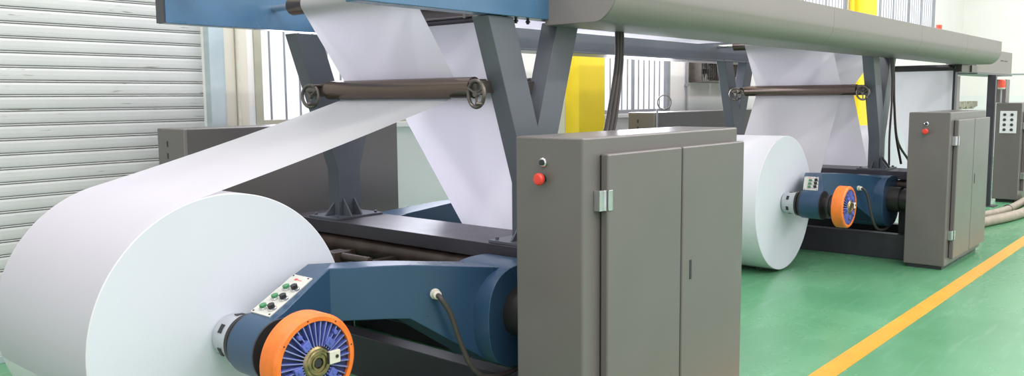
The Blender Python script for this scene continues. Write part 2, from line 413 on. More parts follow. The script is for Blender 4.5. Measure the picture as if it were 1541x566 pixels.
# ------------------------------------------------------------------ electrical cabinets
def cabinet(label, x0=2.89, y0=2.104, L=1.445, Dp=0.375, h=1.53, group='grey control cabinets in front of the machine'):
    t = Thing('control_cabinet', label, 'cabinet', (x0+L/2, y0+Dp/2, 0), group)
    x1, y1 = x0+L, y0+Dp
    t.part('body', box(nb(), x0, x1, y0, y1, 0.035, h), M['cab'], 0.011, segs=3)
    t.part('plinth', box(nb(), x0+0.03, x1-0.03, y0+0.03, y1-0.03, 0, 0.034), M['steel_dark'], 0.003)
    yf = y0-0.045
    for i, (a, b) in enumerate(((x0+0.125, x0+0.762), (x0+0.775, x1-0.004))):
        d = t.part('door', box(nb(), a, b, yf, y0-0.004, 0.10, 1.456), M['cab'], 0.009, segs=3)
        if i == 0:
            for z in (1.255, 0.335):
                bm = nb()
                box(bm, a-0.045, a-0.002, y0-0.034, y0-0.0005, z-0.045, z+0.045)
                cyl(bm, (a-0.006, y0-0.03, z-0.045), (a-0.006, y0-0.03, z+0.045), 0.011, 12)
                box(bm, a+0.0, a+0.03, yf-0.006, yf+0.001, z-0.045, z+0.045)
                t.part('hinge', bm, M['chrome'], 0.002, parent=d, label='pale metal hinge')
        else:
            bm = nb(); box(bm, a+0.072, a+0.092, yf-0.003, yf+0.001, 0.785, 0.885)
            t.part('latch_slot', bm, M['black'], 0.002, parent=d, label='black recessed latch slot')
    t.part('gap_seal', box(nb(), x0+0.764, x0+0.773, yf+0.012, y0-0.001, 0.11, 1.45), M['black'], smooth=False)
    t.part('frame_reveal', box(nb(), x0+0.128, x1-0.008, y0-0.005, y0-0.0005, 0.11, 1.45), M['black'], smooth=False)
    # push buttons on the end panel
    bm = nb(); lathe(bm, (x0, y0+0.210, 1.418), (-1, 0, 0), [(0, 0.021), (0.010, 0.021), (0.014, 0.016)], 24)
    pb = t.part('push_button', bm, M['chrome'], label='steel ring push button')
    bm = nb(); lathe(bm, (x0-0.0142, y0+0.210, 1.418), (-1, 0, 0), [(0, 0.0135), (0.004, 0.0135), (0.005, 0.010)], 20)
    t.part('button_cap', bm, M['black'], parent=pb)
    bm = nb(); lathe(bm, (x0, y0+0.212, 1.346), (-1, 0, 0), [(0, 0.017), (0.022, 0.017)], 24)
    eb = t.part('emergency_stop', bm, M['black'], label='emergency stop button')
    bm = nb(); lathe(bm, (x0-0.020, y0+0.212, 1.346), (-1, 0, 0), [(0, 0.022), (0.006, 0.027), (0.018, 0.027), (0.026, 0.021), (0.028, 0.010)], 28)
    t.part('mushroom_head', bm, M['red'], parent=eb, label='red mushroom head')
    return t
cab1 = cabinet('large grey control cabinet in the foreground with two doors and red stop button')
repeat(cab1, 'grey control cabinet standing farther along the aisle by the second paper roll')

def rear_cabinet(x0, L, lab):
    t = Thing('rear_cabinet', lab, 'cabinet', (x0+L/2, 5.49, 0), 'low grey cabinets along the back wall')
    t.part('body', box(nb(), x0, x0+L, 5.30, 5.665, 0.04, 1.515), M['cab'], 0.010, segs=3)
    t.part('plinth', box(nb(), x0+0.03, x0+L-0.03, 5.33, 5.635, 0, 0.039), M['steel_dark'])
    for z in (1.409, 1.328):
        t.part('cable_hole', box(nb(), x0-0.002, x0+0.001, 5.515, 5.537, z-0.02, z+0.02), M['black'], 0.002)
    bm = nb(); box(bm, x0-0.003, x0+0.02, 5.292, 5.302, 0.05, 1.512)
    t.part('corner_strip', bm, M['hood'], 0.003)
    return t
rear_cabinet(2.81, 1.87, 'grey rear cabinet in front of the shutter, behind the nearest white web')
rear_cabinet(8.72, 4.6, 'long low grey rear cabinet under the wall fans and barred window')
t = Thing('hand_hoop', 'thin metal hoop on a pole in front of the barred window', 'hoop', (8.93, 5.25, 0))
bm = nb(); cyl(bm, (8.72, 5.26, 0), (8.72, 5.26, 1.56), 0.012, 10); tube(bm, [(8.72, 5.26, 1.55), (8.8, 5.26, 1.56), (8.88, 5.26, 1.545)], 0.008, 8)
t.part('pole', bm, M['bar'])
t.part('ring', ring(nb(), (8.88, 5.26, 1.635), (1, 0.2, 0), 0.085, 0.007, 32, 8), M['wheelm'])

# ------------------------------------------------------------------ the press framework (one bolted machine)
XE = 13.0
fr = Thing('press_frame', 'long steel press framework with V legs, blue beams and grey hood', 'machine frame', (8, 3.84, 0))
def vleg(dx, yb, sgn, m, foot=True):
    """yb: outer face; sgn +1 -> plate goes to +y"""
    y0, y1 = (yb, yb+0.115)
    pts = [(3.54, 0.90), (3.73, 0.90), (3.73, 1.23), (4.015, 2.125), (3.815, 2.125), (3.635, 1.54), (3.435, 2.125), (3.235, 2.125), (3.54, 1.23)]
    o = fr.part('v_leg', prism(nb(), [(p[0]+dx, p[1]) for p in pts], 'y', y0, y1), m, 0.004)
    bm = nb(); box(bm, 3.43+dx, 3.84+dx, y0-0.10, y1+0.08, 0.9005, 0.915)
    for gx in (3.58, 3.67):
        prism(bm, [(y0-0.0005, 0.915), (y0-0.085, 0.915), (y0-0.075, 0.93), (y0-0.0005, 1.03)], 'x', gx+dx-0.006, gx+dx+0.006)
    prism(bm, [(3.539+dx, 0.915), (3.46+dx, 0.915), (3.539+dx, 1.0)], 'y', y0+0.05, y0+0.062)
    for gx in (3.47, 3.80):
        for gy in (y0-0.07, y1+0.05): cyl(bm, (gx+dx, gy, 0.915), (gx+dx, gy, 0.93), 0.012, 6)
    fr.part('foot_plate', bm, m, 0.0015, parent=o)
for dx in (0, PERIOD):
    vleg(dx, 2.95, 1, M['frame']); vleg(dx, 4.62, 1, M['frame'])
    # cross rail carrying the legs
    bm = nb(); box(bm, 3.41+dx, 3.86+dx, 2.52, 5.05, 0.815, 0.90)
    fr.part('cross_rail', bm, M['steel_dark'], 0.004)
    for (ya, yb_) in ((2.55, 2.70), (4.85, 5.0)):
        fr.part('pedestal', box(nb(), 3.45+dx, 3.82+dx, ya, yb_, 0.0, 0.815), M['steel_dark'], 0.004)
    # pivot shaft housings, tie tube, floor beam
    for px in (3.19, 3.94):
        fr.part('pivot_shaft', lathe(nb(), (px+dx, 2.485, 0.63), (0, 1, 0), [(0, 0.108), (0.04, 0.108), (0.042, 0.12), (0.09, 0.12), (0.092, 0.108), (2.6, 0.108)], 36), M['blackm'])
    fr.part('tie_tube', cyl(nb(), (3.47+dx, 2.56, 0.745), (3.47+dx, 4.95, 0.745), 0.062, 24), M['browntube'])
    bm = nb(); box(bm, 3.20+dx, 3.32+dx, 2.49, 5.0, 0.0, 0.26); fr.part('floor_beam', bm, M['steel_dark'], 0.006)
    bm = nb(); box(bm, 3.94+dx, 4.06+dx, 2.49, 5.0, 0.0, 0.26); fr.part('floor_beam', bm, M['steel_dark'], 0.006)
    bm = nb(); box(bm, 3.05+dx, 3.12+dx, 3.1, 4.9, 0.735, 0.745); box(bm, 3.05+dx, 3.06+dx, 3.1, 4.9, 0.70, 0.735)
    for yy in (3.35, 3.9, 4.3): box(bm, 3.06+dx, 3.42+dx, yy, yy+0.05, 0.69, 0.734)
    box(bm, 3.02+dx, 3.14+dx, 4.0, 4.10, 0.745, 0.80); cyl(bm, (3.08+dx, 3.75, 0.775), (3.08+dx, 4.0, 0.775), 0.022, 12)
    fr.part('guide_rail', bm, M['browntube'], 0.002)
    bm = nb(); lathe(bm, (3.30+dx, 3.9, 0.42), (0, -1, 0), [(0, 0.05), (0.5, 0.05), (0.502, 0.03), (0.9, 0.03)], 20)
    fr.part('hydraulic_cylinder', bm, M['blackm'])

# longitudinal beams
def hbeam(x0, x1, y0, y1, z0, z1, m, name, flange=True):
    bm = nb(); box(bm, x0, x1, y0, y1, z0, z1)
    if flange: box(bm, x0+0.02, x1, y0-0.03, y0+0.02, z0-0.012, z0+0.002)
    return fr.part(name, bm, m, 0.004)
hbeam(2.39, 3.72, 2.93, 3.03, 2.128, 2.45, M['blue'], 'front_beam', False)
hbeam(2.39, 4.30, 4.645, 4.735, 2.14, 2.45, M['blue'], 'rear_beam', False)
hbeam(4.30, XE, 4.645, 4.735, 2.115, 2.33, M['frame'], 'rear_beam', True)
hbeam(3.72, XE, 2.95, 3.03, 2.128, 2.36, M['frame'], 'front_beam', False)
for (xx, ya, yb_) in ((2.39, 3.03, 4.645), (5.1, 3.03, 4.645), (9.98, 3.03, 4.645), (8.7, 3.03, 4.645), (7.2, 3.03, 4.645), (11.2, 3.03, 4.645)):
    z0 = 2.38 if xx < 3 or xx > 4.2 else 2.29
    fr.part('cross_member', box(nb(), xx, xx+0.09, ya, yb_, z0, z0+0.06), M['steel_dark'], 0.003)
bm = nb(); box(bm, 3.56, 3.63, 3.03, 4.645, 2.168, 2.175); box(bm, 3.56, 3.63, 3.03, 4.645, 2.235, 2.242); box(bm, 3.622, 3.63, 3.03, 4.645, 2.175, 2.235)
for yy in (3.33, 3.42, 4.4): box(bm, 3.555, 3.635, yy, yy+0.02, 2.16, 2.25)
fr.part('cross_member', bm, M['hood'], 0.002)
fr.part('deflector_rod', cyl(nb(), (3.585, 3.03, 2.150), (3.585, 4.645, 2.150), 0.016, 14), M['steel_dark'])
# end faces of the blue beams have a dark cap
for (y0, y1) in ((2.93, 3.03), (4.645, 4.735)):
    fr.part('beam_end_cap', box(nb(), 2.378, 2.389, y0+0.002, y1-0.002, 2.142, 2.44), M['steel_dark'], 0.002)
# bolts under the front beam
for xx in (3.42, 3.50, 3.60):
    bm = nb(); cyl(bm, (xx, 2.99, 2.100), (xx, 2.99, 2.128), 0.008, 8); cyl(bm, (xx, 2.99, 2.108), (xx, 2.99, 2.118), 0.014, 6)
    fr.part('bolt', bm, M['black'])

# the grey hood: swept profile, open underside edge, end plates and seams
hp = [(2.955, 2.098), (2.62, 2.098), (2.585, 2.106), (2.545, 2.135), (2.515, 2.172), (2.498, 2.215), (2.490, 2.26), (2.490, 2.392), (2.53, 2.40), (2.955, 2.40)]
seams = [3.72, 6.78, 9.18, 11.02, 12.86]
# dense curve
def smoothprof(p):
    a = [Vector((q[0], q[1], 0)) for q in p[1:8]]
    c = catmull(a, 5)
    return [p[0]] + [(v.x, v.y) for v in c] + p[8:]
for a, b in zip(seams, seams[1:]):
    bm = nb(); prism(bm, smoothprof(hp), 'x', a+0.0015, b-0.0015)
    fr.part('hood_panel', bm, M['hood'], 0.0015)
bm = nb(); prism(bm, smoothprof(hp), 'x', 3.708, 3.719); fr.part('hood_end_plate', bm, M['hood'], 0.002)
# rear hood, mirrored
for a, b in zip(seams, seams[1:]):
    bm = nb(); prism(bm, [(7.69-q[0], q[1]+0.012) for q in smoothprof(hp)], 'x', max(a, 4.35)+0.0015, b-0.0015)
    fr.part('rear_hood_panel', bm, M['hood'], 0.0015)
# red marker lamp on the hood
t = Thing('marker_lamp', 'small red lamp with pale cap on top of the long grey hood', 'lamp', (10.22, 2.60, 2.4005))
t.part('lens', lathe(nb(), (10.22, 2.60, 2.4005), (0, 0, 1), [(0, 0.03), (0.06, 0.03)], 20), M['redg'])
t.part('cap', lathe(nb(), (10.22, 2.60, 2.461), (0, 0, 1), [(0, 0.03), (0.05, 0.028), (0.055, 0.01)], 20), M['cream'])

# upright columns at the far end
fr.part('end_column', box(nb(), 12.50, 12.62, 2.95, 3.06, 0, 2.098), M['steel_dark'], 0.003)
fr.part('end_column', box(nb(), 12.624, 12.90, 2.98, 3.06, 0, 1.95), M['hood'], 0.003)
bm = nb(); box(bm, 12.52, 13.38, 2.88, 3.02, 2.0, 2.097); box(bm, 12.98, 13.0, 2.86, 2.88, 2.0, 2.097)
fr.part('end_bracket', bm, M['wheelm'], 0.003)

# ------------------------------------------------------------------ guide rollers with handwheels
RC = (3.32, 1.758)
def guide_roller(label, xc, zc, mirror=False, dx=0):
    s = -1 if mirror else 1
    t = Thing('guide_roller', label, 'roller', (xc+dx, 3.84, zc), 'brown guide rollers between the V legs')
    X = xc+dx
    bm = nb(); lathe(bm, (X, 3.13, zc), (0, 1, 0), [(0, 0.045), (0.002, 0.058), (1.258, 0.058), (1.26, 0.045)], 48)
    t.part('tube', bm, M['roller'])
    for ye, d in ((3.10, -1), (4.42, 1)):
        bm = nb()
        cyl(bm, (X, ye+0.028 if d < 0 else ye-0.028, zc), (X, ye-0.03 if d < 0 else ye+0.19, zc), 0.022, 16)
        box(bm, X-0.03, X+0.03, min(ye-0.03*d, ye+0.03*d), max(ye-0.03*d, ye+0.03*d), zc-0.04, zc+0.045)
        box(bm, X-0.05*s if s > 0 else X-0.14, X+0.14 if s > 0 else X+0.05, ye+0.045*d-0.015, ye+0.045*d+0.015, zc-0.03, zc+0.035)
        cyl(bm, (X+0.04*s, ye+0.02*d, zc+0.03), (X-0.09*s, ye+0.02*d, zc+0.03), 0.010, 12)
        cyl(bm, (X+0.04*s, ye+0.045*d, zc-0.01), (X-0.09*s, ye+0.05*d, zc-0.03), 0.012, 12)
        t.part('bearing_bracket', bm, M['wheelm'], 0.002)
        if mirror:
            t.part('end_cap', lathe(nb(), (X-0.01, ye+0.045*d, zc), (0, -d, 0), [(0, 0.030), (0.0, 0.048), (0.02, 0.050), (0.021, 0.058), (0.06, 0.058)], 28), M['blackm'])
            continue
        wc = (X-0.085*s, ye+0.06*d, zc-0.035)
        bm = nb(); ring(bm, wc, (1, 0.18*d, 0), 0.069, 0.0105, 40, 10)
        lathe(bm, (wc[0]-0.012, wc[1], wc[2]), (1, 0, 0), [(0, 0.016), (0.024, 0.016)], 16)
        for k in range(3):
            a = k*2*PI/3+0.5
            cyl(bm, wc, (wc[0], wc[1]+0.07*math.cos(a), wc[2]+0.07*math.sin(a)), 0.006, 8)
        w = t.part('handwheel', bm, M['wheelm'])
        bm = nb(); lathe(bm, (wc[0], wc[1]-0.05, wc[2]-0.05), (-s, 0, 0), [(0, 0.005), (0.008, 0.009), (0.05, 0.011), (0.06, 0.006)], 12)
        t.part('crank_knob', bm, M['wheelm'], parent=w)
    return t
guide_roller('brown metal guide roller with handwheels carrying the nearest white web', *RC)
guide_roller('brown guide roller behind the near V legs, its end knob showing between them', 3.80, 1.758, True)
guide_roller('brown guide roller above the second paper roll', *RC, dx=PERIOD)
guide_roller('brown guide roller hidden behind the second V legs and cables', 3.80, 1.758, True, dx=PERIOD)

def top_roller(label, xc, zc, dx=0):
    t = Thing('top_roller', label, 'roller', (xc+dx, 3.84, zc), 'rollers under the top beams')
    t.part('tube', lathe(nb(), (xc+dx, 3.18, zc), (0, 1, 0), [(0, 0.04), (0.002, 0.055), (1.258, 0.055), (1.26, 0.04)], 40), M['roller'])
    t.part('axle', cyl(nb(), (xc+dx, 3.031, zc), (xc+dx, 4.644, zc), 0.020, 16), M['chrome'], label='bright steel axle')
    return t
TR = (3.10, 2.27)
top_roller('grey-brown roller near the blue beams where the white web turns over', *TR)
top_roller('dark roller under the beams behind the near V legs', 3.78, 2.222)
top_roller('roller above the second guide roller where the far web turns', *TR, dx=PERIOD)
top_roller('far dark roller under the hood where the lilac shaded web starts', 4.70, 2.222, dx=PERIOD)

# ------------------------------------------------------------------ paper rolls with their webs
YN, YF = 3.315, 4.285
def arc(c, r, a0, a1, n=14):
    return [(c[0]+r*math.cos(math.radians(a0+(a1-a0)*i/n)), c[1]+r*math.sin(math.radians(a0+(a1-a0)*i/n))) for i in range(n+1)]
def ext_tan(c0, r0, c1, r1, side):
    """tangent points of a line from circle 0 to circle 1; side +-1 for each circle (left of travel = +1)"""
    dx, dz = c1[0]-c0[0], c1[1]-c0[1]; L = math.hypot(dx, dz)
    s0, s1 = side
    k = (s0*r0-s1*r1)/L
    base = math.atan2(dz, dx)
    # normal n with n.d = k... left normal rotated
    phi = math.acos(max(-1, min(1, k)))
    a = base+phi
    n = (math.cos(a), math.sin(a))
    return (c0[0]+s0*r0*n[0], c0[1]+s0*r0*n[1]), (c1[0]+s1*r1*n[0], c1[1]+s1*r1*n[1]), n
def sag(p, q, s, n=16):
    return [(p[0]+(q[0]-p[0])*i/n, p[1]+(q[1]-p[1])*i/n-4*s*(i/n)*(1-i/n)) for i in range(1, n)]
def ang(c, p): return math.degrees(math.atan2(p[1]-c[1], p[0]-c[0]))
def sweep_arc(c, r, p, q, ccw, n=12):
    a, b = ang(c, p), ang(c, q)
    if ccw:
        while b < a: b += 360
    else:
        while b > a: b -= 360
    return arc(c, r, a, b, n)

def web_mesh(pts, y0, y1, ny=10):
    bm = nb(); rows = []
    for (x, z) in pts: rows.append([bm.verts.new((x, y0+(y1-y0)*j/ny, z)) for j in range(ny+1)])
    for a, b in zip(rows, rows[1:]):
        for j in range(ny): bm.faces.new((a[j], a[j+1], b[j+1], b[j]))
    return bm

def paper_roll(label, c, R, kind, guide, top, zrun, xend, group, ramp=None):
    """kind 'over': web leaves the top of the roll; 'under': leaves the far lower side.  mirrored for rear rolls via kind suffix"""
    t = Thing('paper_roll', label, 'paper roll', (c[0], 3.8, 0), group)
    bm = nb(); lathe(bm, (c[0], YN-0.003, c[1]), (0, 1, 0), [(0, 0.075), (0, R-0.004), (0.003, R), (YF-YN+0.003, R), (YF-YN+0.006, R-0.004), (YF-YN+0.006, 0.075)], 160)
    for f in bm.faces:
        f.material_index = 1 if all(abs(v.co.y-(YN-0.003)) < 1e-5 or abs(v.co.y-(YF+0.003)) < 1e-5 for v in f.verts) else 0
    t.part('roll_body', bm, [M['paper'], M['paper_end']])
    bm = nb(); lathe(bm, (c[0], YN-0.006, c[1]), (0, 1, 0), [(0, 0.058), (0, 0.0745), (0.974+0.012, 0.0745), (0.974+0.012, 0.058)], 40, cap0=False, cap1=False)
    t.part('core_tube', bm, M['hose'], label='brown cardboard core')
    rg = 0.0595; rt_ = 0.0565
    r_ = R+0.0012
    if kind == 'over':       # front roll, over the top, under the guide roller
        p, q, n = ext_tan(c, r_, guide, rg, (1, -1))
        pts = sweep_arc(c, r_, (c[0]-r_*0.97, c[1]-r_*0.25), p, False, 30)+sag(p, q, 0.012)
        g, h, n2 = ext_tan(guide, rg, top, rt_, (-1, 1))
        pts += sweep_arc(guide, rg, q, g, True)
        pts += sag(g, h, 0)
        pts += sweep_arc(top, rt_, h, (top[0], top[1]+rt_), False)
    elif kind == 'under':    # front roll, leaves at the lower far side
        p, q, n = ext_tan(c, r_, guide, rg, (-1, -1))
        pts = sweep_arc(c, r_, (c[0]-r_*0.2, c[1]-r_*0.97), p, True, 20)+sag(p, q, 0)
        g, h, n2 = ext_tan(guide, rg, top, rt_, (-1, 1))
        pts += sweep_arc(guide, rg, q, g, True)
        pts += sag(g, h, 0)+sweep_arc(top, rt_, h, (top[0], top[1]+rt_), False)
    else:                    # rear roll
        p, q, n = ext_tan(c, r_, guide, rg, (1, 1))
        pts = sweep_arc(c, r_, (c[0]+r_*0.2, c[1]-r_*0.97), p, False, 20)+sag(p, q, 0)
        g, h, n2 = ext_tan(guide, rg, top, rt_, (1, 1))
        pts += sweep_arc(guide, rg, q, g, False)
        pts += sag(g, h, 0)+sweep_arc(top, rt_, h, (top[0], top[1]+rt_), False)
    zt = top[1]+rt_
    xa = top[0]
    pts += [(xa+0.2, zt), (xa+0.95, zrun), (xa+1.6, zrun)]
    if ramp: pts += ramp; zrun = ramp[-1][1]
    x = max(xa+2.2, pts[-1][0]+0.6)
    while x < xend: pts.append((x, zrun)); x += 0.6
    pts.append((xend, zrun))
    w = t.part('paper_web', web_mesh(pts, YN, YF), M['web'])
    return t

G = 'white paper rolls on the reel stands'
c1 = (1.93, 0.682); R1 = 0.617
paper_roll('huge white paper roll filling the left foreground, web leaving its top', c1, R1, 'over', RC, TR, 2.420, XE, G)
paper_roll('white paper roll behind the nearest V legs feeding the lilac shaded web', (5.20, 0.67), 0.60, 'rear', (3.80, 1.758), (3.78, 2.222), 2.24, XE, G, [(7.9, 2.24), (8.7, 2.395)])
c2 = (7.866, 0.668); R2 = 0.648
paper_roll('second white paper roll standing between the two grey cabinets', c2, R2, 'under', (RC[0]+PERIOD, RC[1]), (TR[0]+PERIOD, TR[1]), 2.368, XE, G)
paper_roll('white paper roll behind the second V legs, partly hidden by hanging cables', (5.22+PERIOD, 0.67), 0.645, 'rear', (3.80+PERIOD, 1.758), (4.70+PERIOD, 2.222), 2.345, XE, G)

# far web hanging at the end of the frame
t = Thing('hanging_web', 'pale lilac paper web hanging behind the second cabinet from a dark roller', 'paper web', (12.45, 3.8, 0.3))
t.part('sheet', web_mesh([(12.44+0.004*math.sin(i), 2.06-i*0.09) for i in range(20)], 2.965, 4.0), M['web'])
bm = nb(); cyl(bm, (12.39, 2.95, 2.055), (12.39, 4.55, 2.055), 0.042, 28); cyl(bm, (12.39, 2.93, 2.055), (12.39, 2.95, 2.055), 0.02, 12)
t.part('carrying_roller', bm, M['blackm'], label='dark carrying roller')

# ------------------------------------------------------------------ reel arms
AX = (1.93, 0.675)
def reel_arm(label, dx=0, sx=1, sym=1, full=True, group='blue reel arms holding the paper rolls'):
    """built for the front near arm, then mirrored about the stand centre (3.635, 3.80)"""
    cx, cyy = (3.565 if sx < 0 else 3.635), 3.80
    def mir(bm):
        for v in bm.verts:
            v.co.x = cx+sx*(v.co.x-cx)+dx; v.co.y = cyy+sym*(v.co.y-cyy)
        return bm
    loc = (cx+sx*(3.28-cx)+dx, cyy+sym*(2.9-cyy), 0.60)
    t = Thing('reel_arm', label, 'reel arm', loc, group)
    def part(name, bm, m, bevel=0.0, parent=None, label=None, **k): return t.part(name, mir(bm), m, bevel, parent, label, **k)
    # arm body: knuckle + lofted box
    st = [(1.888, 2.945, 3.115, 0.800, 0.560), (1.97, 2.955, 3.135, 0.827, 0.575), (2.12, 3.020, 3.215, 0.876, 0.655), (2.31, 3.100, 3.265, 0.938, 0.690),
          (2.56, 2.990, 3.165, 0.925, 0.668), (2.66, 2.948, 3.12, 0.918, 0.655), (3.01, 2.796, 3.03, 0.872, 0.405), (3.12, 2.775, 3.03, 0.855, 0.38)]
    bm = nb(); prev = None
    for (x, yf, yb, zt, zb) in st:
        r = [bm.verts.new(p) for p in ((x, yf, zb), (x, yb, zb), (x, yb, zt), (x, yf, zt))]
        if prev:
            for i in range(4): bm.faces.new((prev[i], prev[(i+1) % 4], r[(i+1) % 4], r[i]))
        else: bm.faces.new(r)
        prev = r
    bm.faces.new(prev[::-1])
    body = part('arm_body', bm, M['arm'], 0.005)
    bm = nb(); lathe(bm, (AX[0], 2.934, AX[1]), (0, 1, 0), [(0, 0.100), (0.0, 0.134), (0.184, 0.134), (0.186, 0.08)], 56)
    part('knuckle', bm, M['arm'])
    part('knuckle_bore', lathe(nb(), (AX[0], 2.924, AX[1]), (0, 1, 0), [(0, 0.118), (0.0, 0.136), (0.009, 0.136)], 48), M['black'])
    # pivot disc (D shaped hub at the shoulder)
    bm = nb(); hub = [(3.28+0.275*math.cos(a)*1.0, 0.60+0.262*math.sin(a)) for a in [PI*2*k/64 for k in range(64)]]
    hub = [(3.235+0.277*(abs(math.cos(a))**0.75)*(1 if math.cos(a) > 0 else -1), 0.605+0.262*(abs(math.sin(a))**0.75)*(1 if math.sin(a) > 0 else -1)) for a in [PI*2*k/64 for k in range(64)]]
    prism(bm, hub, 'y', 2.715, 3.06)
    part('pivot_hub', bm, M['arm'], 0.004)
    part('pivot_collar', lathe(nb(), (3.19, 2.60, 0.63), (0, 1, 0), [(0, 0.115), (0.0, 0.13), (0.114, 0.13)], 40), M['blackm'])
    # chuck into the roll core
    bm = nb(); lathe(bm, (AX[0], 3.121, AX[1]), (0, 1, 0), [(0, 0.124), (0.020, 0.124), (0.021, 0.106), (0.032, 0.106), (0.033, 0.118), (0.054, 0.118)], 48)
    part('black_flange', bm, M['blackm'])
    ch = part('chuck', lathe(nb(), (AX[0], 3.176, AX[1]), (0, 1, 0), [(0, 0.108), (0.022, 0.108), (0.023, 0.101), (0.110, 0.101), (0.128, 0.094), (0.134, 0.070), (0.22, 0.050)], 48), M['chuckw'], label='pale steel chuck ring')
    for k in range(6):
        a = k*PI/3+0.45; bm = nb()
        c, s = math.cos(a), math.sin(a)
        p = Vector((AX[0]+0.1005*c, 3.245, AX[1]+0.1005*s)); u = Vector((-s, 0, c)); w = Vector((c, 0, s)); yv = Vector((0, 1, 0))
        vs = [bm.verts.new(p+u*i*0.02+yv*j*0.012+w*k2*0.003) for i in (-1, 1) for j in (-1, 1) for k2 in (-1, 1)]
        for f in ((0,1,3,2),(4,6,7,5),(0,4,5,1),(2,3,7,6),(0,2,6,4),(1,5,7,3)): bm.faces.new([vs[i] for i in f])
        part('jaw', bm, M['black'], parent=ch)
    if not full: return t
    # clutch brake: orange drum with blue finned face
    part('clutch_shaft', lathe(nb(), (AX[0], 2.79, AX[1]), (0, 1, 0), [(0, 0.105), (0.02, 0.105), (0.021, 0.088), (0.065, 0.088), (0.066, 0.1), (0.09, 0.1), (0.091, 0.07), (0.152, 0.07)], 32), M['blackm'])
    R = 0.193; Y0 = 2.690
    bm = nb(); lathe(bm, (AX[0], Y0, AX[1]), (0, 1, 0), [(0.014, R-0.030), (0.0, R-0.029), (0.0, R-0.012), (0.008, R-0.002), (0.012, R), (0.098, R), (0.104, R-0.006), (0.104, 0.06)], 72, cap0=False)
    br = part('clutch_drum', bm, M['orange'], label='orange drum')
    bm = nb()
    for k in range(8):
        a = k*PI/4+0.2
        cyl(bm, (AX[0]+(R-0.0185)*math.cos(a), Y0-0.0008, AX[1]+(R-0.0185)*math.sin(a)), (AX[0]+(R-0.0185)*math.cos(a), Y0+0.003, AX[1]+(R-0.0185)*math.sin(a)), 0.0035, 8)
    part('rim_screws', bm, M['black'], parent=br)
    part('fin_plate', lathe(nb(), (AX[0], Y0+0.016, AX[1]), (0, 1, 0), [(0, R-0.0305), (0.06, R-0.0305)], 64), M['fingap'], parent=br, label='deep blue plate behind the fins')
    bm = nb(); N = 36
    for k in range(N):
        a = 2*PI*k/N; c, s = math.cos(a), math.sin(a); u = Vector((-s, 0, c)); w = Vector((c, 0, s))
        o0 = Vector((AX[0], 0, AX[1]))
        def q(r, y, h): return o0+w*r+u*h+Vector((0, y, 0))
        r0, r1 = 0.066, R-0.031
        vs = [bm.verts.new(v) for v in (q(r0, Y0+0.016, -0.0032), q(r0, Y0+0.016, 0.0032), q(r1, Y0+0.016, 0.0042), q(r1, Y0+0.016, -0.0042),
                                        q(r0, Y0-0.006, -0.002), q(r0, Y0-0.006, 0.002), q(r1, Y0+0.003, 0.0024), q(r1, Y0+0.003, -0.0024))]
        for f in ((0,1,2,3), (4,7,6,5), (0,4,5,1), (1,5,6,2), (2,6,7,3), (3,7,4,0)):
            fc = bm.faces.new([vs[i] for i in f]); fc.material_index = 1 if f == (4,7,6,5) else 0
    part('cooling_fins', bm, [M['fin'], M['finedge']], parent=br, label='radial blue cooling fins')
    for a in (0.85, 2.15, 3.35, 4.6, 5.6):
        c, s = math.cos(a), math.sin(a); u = Vector((-s, 0, c)); w = Vector((c, 0, s)); o0 = Vector((AX[0], 0, AX[1]))
        bm = nb()
        vs = [bm.verts.new(o0+w*r+u*h+Vector((0, y, 0))) for r in (0.074, 0.108) for h in (-0.018, 0.018) for y in (Y0-0.012, Y0+0.014)]
        for f in ((0,1,3,2),(4,6,7,5),(0,4,5,1),(2,3,7,6),(0,2,6,4),(1,5,7,3)): bm.faces.new([vs[i] for i in f])
        cyl(bm, o0+w*0.091+Vector((0, Y0-0.016, 0)), o0+w*0.091+Vector((0, Y0-0.011, 0)), 0.006, 8)
        cyl(bm, o0+w*0.138+Vector((0, Y0-0.008, 0)), o0+w*0.138+Vector((0, Y0+0.014, 0)), 0.010, 10)
        part('caliper_lug', bm, M['fin'], 0.002, parent=br)
    part('hub', lathe(nb(), (AX[0], Y0-0.014, AX[1]), (0, 1, 0), [(0.012, 0.020), (0.0, 0.022), (0.0, 0.030), (0.004, 0.031), (0.004, 0.037), (-0.002, 0.039), (-0.002, 0.047), (0.003, 0.050), (0.003, 0.058), (0.012, 0.066), (0.03, 0.068)], 48), M['brass'], parent=br, label='oily brass bearing hub')
    part('hub_nut', lathe(nb(), (AX[0], Y0-0.010, AX[1]), (0, 1, 0), [(0, 0.008), (0.0, 0.019), (0.012, 0.019)], 6), M['blackm'], parent=br)
    bm = nb(); box(bm, AX[0]+0.046, AX[0]+0.098, Y0-0.024, Y0-0.008, AX[1]-0.016, AX[1]+0.036)
    tb = part('terminal_block', bm, M['cream'], 0.003, parent=br, label='cream terminal block')
    bm = nb(); box(bm, AX[0]+0.040, AX[0]+0.0455, Y0-0.022, Y0-0.008, AX[1]-0.012, AX[1]+0.032)
    part('clip', bm, M['black'], parent=br)
    part('block_screw', cyl(nb(), (AX[0]+0.080, Y0-0.028, AX[1]+0.012), (AX[0]+0.080, Y0-0.0235, AX[1]+0.012), 0.007, 10), M['black'], parent=br)
    # control panel on the sloping top of the arm
    P0 = Vector((1.897, 0, 0.8035)); P1 = Vector((2.31, 0, 0.9405)); e = (P1-P0).normalized(); nn = Vector((-e.z, 0, e.x))
    def onp(s, y, h): return P0+e*s+Vector((0, y, 0))+nn*h
